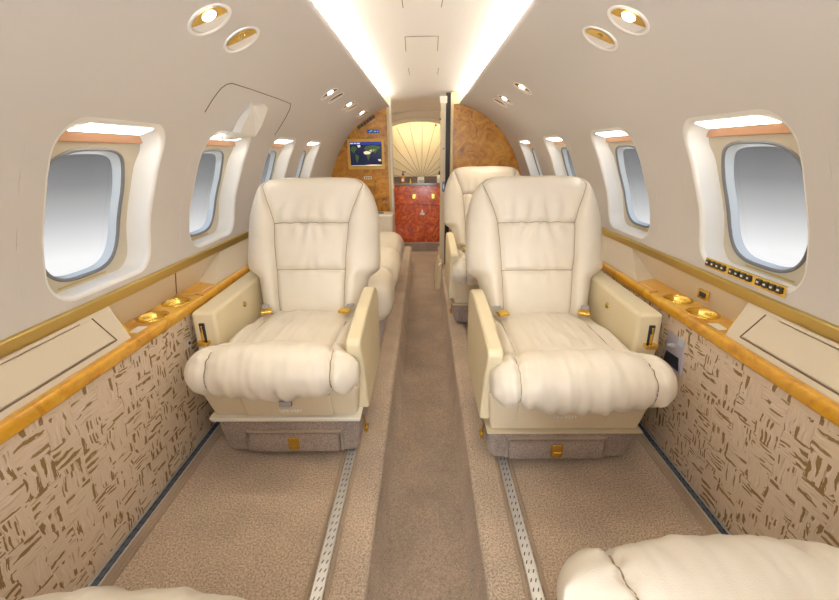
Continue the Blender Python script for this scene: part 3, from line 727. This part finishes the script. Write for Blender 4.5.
# ---------------------------------------------------------------- club seats
def make_seat(ws, fd=0.):      # ws = +1: wall arm on local +x; the seat faces -y
    root = empty('club_seat')
    # carpeted pedestal
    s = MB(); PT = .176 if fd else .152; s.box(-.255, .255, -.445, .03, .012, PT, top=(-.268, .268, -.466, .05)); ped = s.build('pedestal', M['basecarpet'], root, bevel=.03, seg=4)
    dx = -.02 * ws
    s = MB(); s.box(dx - .17, dx + .17, -.476, -.43, .038, .118); dr = s.build('drawer', M['basecarpet'], ped, bevel=.010)
    s = MB(); zz = (.036, .124); s.tube([(dx - .178, -.460, .04), (dx - .178, -.462, .126), (dx + .178, -.462, .126), (dx + .178, -.460, .04)], .006, 8); s.build('drawer_piping', M['binding'], dr)
    s = MB(); s.box(dx - .020, dx + .020, -.482, -.475, .058, .108); s.box(dx - .014, dx + .014, -.486, -.481, .058, .078); s.build('drawer_latch', M['brass'], dr, bevel=.002)
    # swivel plate and shroud
    s = MB(); s.box(-.274, .274, -.476, .0, PT + .002, PT + (.022 if ws < 0 else .010), top=(-.278, .278, -.482, .0)); s.build('swivel_plate', M['plate' if ws < 0 else 'shroud'], root, bevel=.004)
    s = MB(); s.box(-.262, .262, -.462, .08, PT + (.020 if ws < 0 else .008), .34, top=(-.282, .282, -.50, .08)); sh = s.build('seat_shroud', M['shroud'], root, bevel=.014)
    s = MB(); sx = -.02 * ws
    s.add([(sx - .16, -.472, .200), (sx + .16, -.472, .200), (sx + .16, -.504, .31), (sx - .16, -.504, .31), (sx - .16, -.456, .200), (sx + .16, -.456, .200), (sx + .16, -.49, .31), (sx - .16, -.49, .31)],
          [(0, 1, 2, 3), (7, 6, 5, 4), (0, 4, 5, 1), (1, 5, 6, 2), (2, 6, 7, 3), (3, 7, 4, 0)])
    pn = s.build('life_vest_drawer', M['shroud'], root, bevel=.006)
    s = MB(); s.box(sx - .022, sx + .022, -.508, -.480, .262, .284); s.build('pull_tab', M['webbing'], pn, bevel=.004)
    text('LIFE VEST', .020, mat('white_ink', (.95, .95, .95), .5), pn, (sx + .01, -.4850, .232), (PI / 2 + .28, 0, 0))
    # pedal on the aisle side
    ax = -ws
    s = MB(); s.tube([(ax * .272, -.40, .15), (ax * .278, -.375, .085)], .004, 8); s.box(ax * .278 - .007, ax * .278 + .007, -.39, -.36, .065, .085); s.build('release_pedal', M['brass'], root, bevel=.001)
    # cushion
    prof = [(.06, .405), (-.02, .425), (-.12, .435), (-.22, .440), (-.32, .444), (-.38, .444), (-.41, .442), (-.45, .462), (-.50, .482), (-.545, .486), (-.585, .472), (-.612, .446), (-.624, .412), (-.618, .378), (-.595, .350), (-.56, .334), (-.51, .328), (-.44, .326), (-.34, .326)]
    PP = []
    for i in range(len(prof) - 1):
        for k in range(5): PP.append(cat(prof, i, k / 5))
    PP.append(prof[-1])
    PP = [(y * (1 - fd) if y < 0 else y, z) for y, z in PP]
    NX = 96; rows = []
    for i, (y, z) in enumerate(PP):
        row = []
        w = lerp(.252, .302 if fd else .296, smooth(-.44, -.52, y))
        roll = smooth(-.40, -.50, y)
        a0 = 0; sp = Vector((max(y, -.535 * (1 - fd)), lerp(.37, .402, roll)))
        for j in range(NX + 1):
            v = -1 + 2 * j / NX; x = v * w
            ed = max(0., 1 - abs(v) ** 5.0) ** (1 / 2.6)
            P = Vector((y, z)); d = P - sp; L_ = d.length
            nn = d.normalized() if L_ > 1e-5 else Vector((0, 1))
            h = 0
            cx = lerp(.175, .205, roll)
            h -= .012 * gauss(abs(x) - cx, .009)                                  # side seams
            h += (.010 + .010 * roll) * math.cos(min(1, abs(x) / cx) * PI / 2) ** .7 if abs(x) < cx else (.006 + .022 * smooth(-.12, -.25, y) * (1 - .6 * roll)) * math.sin(PI * min(1, (abs(x) - cx) / (w - cx)) ** .8)
            if abs(x) < cx: h -= .010 * gauss(y + .415, .010) * (1 if z > .4 else 0)     # crease before the knee roll
            # gathers on the roll and soft wrinkles
            nz = noise.noise(Vector((x * 16 + 3 * ws, y * 5, z * 5 + 2)))
            low_ = smooth(.46, .33, z) * roll
            h += low_ * .0048 * math.sin(x * 105 + 3.5 * nz + z * 24) * (1 if abs(x) < cx else .4)
            h += .007 * noise.noise(Vector((x * 18, y * 9 + 4 * ws, z * 9))) + .003 * noise.noise(Vector((x * 50, y * 12, z * 10)))
            h += .0018 * math.sin(x * 70 + 26 * y + 5 * nz) * gauss(y + .50, .05) * (.5 + nz)
            h += .004 * math.sin(y * 170 + 2 * nz) * gauss(abs(x) - cx - .008, .026) * roll
            P2 = sp + nn * (L_ * ed + h * ed)
            row.append((x * (1 - .03 * (1 - ed)), P2.x, P2.y))
        rows.append(row)
    s = MB(); s.grid(rows); cu = s.build('seat_cushion', M['leather'], root, sharp=180)
    for sx_ in (-1, 1):
        s = MB(); path = []
        for i, (y, z) in enumerate(PP[10:-8]):
            roll = smooth(-.40, -.50, y); cx = lerp(.175, .205, roll); i2 = i + 10
            jj = int(round((sx_ * cx / lerp(.252, .302 if fd else .296, smooth(-.44, -.52, y)) + 1) / 2 * NX))
            p = Vector(rows[i2][jj]); path.append((sx_ * cx, p.y, p.z))
        s.tube(path, .0022, 5); s.build('seam', M['stitch'], cu)
    # backrest built as one pillowed surface, split along its seams
    ZB0, ZB1 = .395, .995
    wtab = [(.395, .20), (.41, .222), (.45, .235), (.50, .243), (.545, .250), (.568, .256), (.580, .274), (.592, .294), (.602, .304), (.64, .308), (.76, .307), (.82, .303), (.87, .292), (.92, .274), (.955, .252), (.975, .232), (.988, .205), (.995, .18)]
    ctab = [(.395, .142), (.41, .145), (.595, .155), (.79, .170), (.85, .188), (.93, .222), (.965, .235), (.995, .235)]
    zs = [.395, .399, .405, .412] + [lerp(.42, .595, k / 16) for k in range(17)] + [lerp(.595, .79, k / 20) for k in range(1, 21)] + [lerp(.79, .97, k / 20) for k in range(1, 21)] + [.976, .982, .987, .991, .9935, .995]
    us = [k / 14 for k in range(15)] + [1 + k / 14 for k in range(1, 15)]
    us = [-u for u in us[::-1]] + us[1:]
    def plane(z, off): # lean back plane, off = along the forward normal
        k = .42; nlen = math.sqrt(1 + k * k)
        return (k * (z - .41) - off / nlen, z + off * k / nlen)
    F = {}; Bk = {}
    for a, z in enumerate(zs):
        w = interp(z, wtab); c = min(interp(z, ctab), w * .93)
        for b, u in enumerate(us):
            x = u * c if abs(u) <= 1 else math.copysign(lerp(c, w, (abs(u) - 1)), u)
            vt = abs(x) / w
            tt = (z - ZB0) / (ZB1 - ZB0)
            ev = max(0., 1 - vt ** 6) ** (1 / 2.4)
            et = (max(0., 1 - abs(2 * tt - 1) ** 14)) ** (1 / 2.2)
            e = ev * et
            thick = lerp(.055, .072, smooth(.45, .65, z))
            h = thick * e - .030
            if abs(x) < c: h += e * (.012 * (max(0, math.cos(abs(x) / c * PI / 2))) ** .6)
            else: h += e * .030 * math.sin(PI * min(1, (abs(x) - c) / max(.001, w - c)) ** .8)
            g = gauss(abs(x) - c, .007) * .015
            if abs(x) <= c:
                g = max(g, .014 * gauss(z - .79, .007), .010 * gauss(z - .595, .006))
                seg = (.79, .995) if z > .79 else ((.595, .79) if z > .595 else (.41, .595))
                q_ = (z - seg[0]) / (seg[1] - seg[0]); h += .010 * math.sin(PI * min(1, max(0, q_))) ** .7 * e
            h -= g * e
            nz = noise.noise(Vector((x * 9, z * 6, 5 + ws)))
            if abs(x) < c:
                wr = .0075 * (gauss(z - .775, .055) + 1.0 * gauss(z - .83, .05) + .55 * gauss(z - .60, .045))
                h += wr * math.sin(x * 95 + z * 22 * (1 if x > 0 else -1) + 4.5 * nz) * (1 - (x / c) ** 2) * e
            h += .006 * noise.noise(Vector((x * 11, z * 13, 9 * ws))) * e
            F[a, b] = (x, *plane(z, h))
            Bk[a, b] = (x, *plane(z, -.030 - .062 * e))
    A_, B_ = len(zs), len(us); zi = {round(z, 4): i for i, z in enumerate(zs)}
    i1, i2 = zs.index(min(zs, key=lambda q: abs(q - .595))), zs.index(min(zs, key=lambda q: abs(q - .79)))
    c0, c1 = 14, 42
    def part(src, ra, rb, ca, cb, mb): mb.grid([[src[a, b] for b in range(ca, cb + 1)] for a in range(ra, rb + 1)]); return mb
    s = MB(); part(F, 0, A_ - 1, 0, c0, s); part(F, 0, A_ - 1, c1, B_ - 1, s); part(Bk, 0, A_ - 1, 0, B_ - 1, s)
    # rim between front and back
    s.grid([[F[a, 0] for a in range(A_)], [Bk[a, 0] for a in range(A_)]]); s.grid([[F[a, B_ - 1] for a in range(A_)], [Bk[a, B_ - 1] for a in range(A_)]])
    s.grid([[F[0, b] for b in range(B_)], [Bk[0, b] for b in range(B_)]]); s.grid([[F[A_ - 1, b] for b in range(B_)], [Bk[A_ - 1, b] for b in range(B_)]])
    bk = s.build('backrest', M['leather'], root, sharp=180)
    for nme, ra, rb in (('lumbar_pad', 0, i1), ('back_pad', i1, i2), ('headrest', i2, A_ - 1)):
        part(F, ra, rb, c0, c1, MB()).build(nme, M['leather'], root, sharp=180)
    s = MB()
    s.tube([F[a, c0] for a in range(3, A_ - 4)], .002, 5); s.tube([F[a, c1] for a in range(3, A_ - 4)], .002, 5)
    s.tube([F[i1, b] for b in range(c0, c1 + 1)], .0018, 5); s.tube([F[i2, b] for b in range(c0, c1 + 1)], .002, 5)
    s.build('seam', M['stitch'], bk)
    # wall side arm: thick padded box
    def X(a, b): return (min(ws * a, ws * b), max(ws * a, ws * b))
    x0, x1 = X(.250, .338)
    s = MB(); s.prism([(-.355, .563), (-.362, .45), (-.345, .20), (.10, .20), (.19, .45), (.19, .572)], x0, x1, 'x'); wa = s.build('armrest', M['leather2'], root, bevel=.014, seg=4)
    s = MB(); xm = ws * .302; s.box(xm - .010, xm + .010, -.364, -.350, .452, .522); sl = s.build('lever_slot', M['hole'], wa, bevel=.002)
    s = MB(); s.tube([(xm + .002, -.366, .515), (xm - .001, -.369, .49), (xm, -.369, .456)], .0055, 8); s.box(xm - .021, xm + .021, -.385, -.355, .441, .455); s.build('recline_lever', M['brass'], wa, bevel=.002)
    s = MB(); s.lathe([(.013, 0), (.012, .004), (.008, .005), (0, .003)], (ws * .250, -.12, .505), (-ws, 0, 0), 20); s.build('gold_button', M['brass'], wa)
    # aisle side arm: thin fin running forward and down
    x0, x1 = X(-.300, -.250)
    yz = [(-.535, .522), (-.548, .505), (-.540, .475), (-.50, .40), (-.44, .19), (.02, .19), (.03, .48), (.0, .535), (-.06, .558), (-.12, .562), (-.35, .546)]
    yz = [(y * (1 - fd), z) for y, z in yz]
    s = MB(); s.prism(yz, x0, x1, 'x'); s.build('armrest', M['leather2'], root, bevel=.016, seg=4)
    # belt buckles at the back of the cushion
    for k, (bx, rot) in enumerate(((-.165 * ws, .3), (.175 * ws, -.4))):
        r = empty('seat_belt'); r.parent = root; r.location = (bx, -.085, .458); r.rotation_euler = (math.radians(8), 0, rot * ws)
        s = MB(); s.box(-.024, .024, -.018, .018, -.006, .008); s.build('buckle', M['brass'], r, bevel=.004)
        s = MB(); s.box(-.016, .016, .014, .07, -.003, .001); s.build('belt_strap', M['webbing'], r, bevel=.001)
    return root
SA = make_seat(1)        # right side seat facing the camera: wall arm at +x
SB = make_seat(-1, .07)
SB.location = (-.514, 1.69, 0)
SA.location = (.494, 1.65, 0)
tag(SB, 'cream leather club seat on the left of the aisle, facing the camera', 'seat')
tag(SA, 'cream leather club seat on the right of the aisle, nearest one facing the camera', 'seat')
c = copy_tree(SA); c.location = (.455, 2.92, 0); tag(c, 'cream leather club seat standing behind the nearest right seat, before the burl bulkhead', 'seat')
c = copy_tree(SB); c.location = (.512, -.061, 0); c.rotation_euler = (0, 0, PI); tag(c, 'cream seat at the bottom right corner, only its cushion front visible', 'seat')
c = copy_tree(SA); c.location = (-.455, -.196, 0); c.rotation_euler = (0, 0, PI); tag(c, 'cream seat at the bottom left corner, only a sliver of its cushion visible', 'seat')
for sd in list(C.objects):
    if sd.name.startswith('club_seat') and sd.location.y < 0:      # these two have their aisle arm stowed down
        for ch in sd.children:
            if ch.name.startswith('armrest'): ch.location.z = -.15
for o in C.objects:
    if o.name.startswith('club_seat') : o['group'] = 'cream club seats'

# ---------------------------------------------------------------- divan along the left wall
r = empty('divan', (-.52, 2.9, 0)); tag(r, 'cream leather divan along the left wall behind the left club seat', 'sofa')
s = MB(); s.box(-.32, .25, -.84, .86, .012, .21); s.build('divan_base', M['lavender'], r, bevel=.01)
def pillow(x0, x1, y0, y1, z0, z1, e=5., mat_=None, name='seat_cushion', bulge=.02):
    s = MB(); n = 24; cx, cy, cz2 = (x0 + x1) / 2, (y0 + y1) / 2, (z0 + z1) / 2; hx, hy, hz = (x1 - x0) / 2, (y1 - y0) / 2, (z1 - z0) / 2
    rows = []
    for i in range(n + 1):
        ph = -PI / 2 + PI * i / n; row = []
        for j in range(2 * n):
            th = 2 * PI * j / (2 * n)
            f = lambda v, p: math.copysign(abs(v) ** p, v)
            cp = f(math.cos(ph), 2 / e)
            p = Vector((cx + hx * cp * f(math.cos(th), 2 / e), cy + hy * cp * f(math.sin(th), 2 / e), cz2 + hz * f(math.sin(ph), .75)))
            k = 1 + .03 * noise.noise(p * 8); row.append((cx + (p.x - cx) * k, cy + (p.y - cy) * k, p.z + .006 * noise.noise(p * 11)))
        rows.append(row)
    s.grid(rows, False, True); return s.build(name, mat_ or M['leather'], r, sharp=180)
for k, (ya, yb) in enumerate(((-.87, -.335), (-.335, .24), (.24, .84))):
    pillow(-.32, .335, ya, yb, .17, .43, 5)
    pillow(-.33, -.20, ya + .01, yb - .01, .38, .80, 6, name='back_cushion')
s = MB(); s.box(-.32, .225, .87, 1.10, .012, .555); dv = s.build('end_arm', M['leather'], r, bevel=.02)
s = MB(); s.lathe([(.035, 0), (.034, .006), (.026, .006), (.024, -.004), (0, -.004)], (.10, .97, .556), (0, 0, 1), 24); s.build('cup_holder', M['tracktop'], dv)

# ---------------------------------------------------------------- camera, world, render look
cam = bpy.data.cameras.new('camera'); co = bpy.data.objects.new('camera', cam); C.objects.link(co)
cam.sensor_width = 36; cam.lens = 36 * 400 / 839; cam.clip_start = .02
P_ = math.atan(148 / 400); YAW = .0145; ROLL = math.radians(.65)
co.matrix_world = Matrix.Translation((0, 0, 1.1)) @ Matrix.Rotation(YAW, 4, 'Z') @ Matrix.Rotation(PI / 2 - P_, 4, 'X') @ Matrix.Rotation(-ROLL, 4, 'Z')
bpy.context.scene.camera = co

w = bpy.data.worlds.new('sky'); bpy.context.scene.world = w; w.use_nodes = True; nt = w.node_tree
bg = nt.nodes['Background']; tc = nt.nodes.new('ShaderNodeTexCoord'); sp = nt.nodes.new('ShaderNodeSeparateXYZ')
nt.links.new(tc.outputs['Generated'], sp.inputs[0])
r_ = ramp(nt, [(.0, (1, 1, 1)), (.35, (1, 1, 1)), (.41, (.56, .56, .565)), (.458, (.29, .29, .295)), (.51, (.155, .157, .16)), (.7, (.28, .31, .38)), (1., (.5, .6, .8))])
mp = nt.nodes.new('ShaderNodeMapRange'); mp.inputs[1].default_value = -.6; mp.inputs[2].default_value = .6
nt.links.new(sp.outputs['Z'], mp.inputs[0]); nt.links.new(mp.outputs[0], r_.inputs['Fac']); nt.links.new(r_.outputs['Color'], bg.inputs[0])
bg.inputs[1].default_value = 1.0

sc_ = bpy.context.scene
sc_.view_settings.view_transform = 'Standard'; sc_.view_settings.look = 'None'; sc_.view_settings.gamma = 1; sc_.view_settings.exposure = .02
sc_.cycles.max_bounces = 10; sc_.cycles.diffuse_bounces = 7; sc_.cycles.use_denoising = True
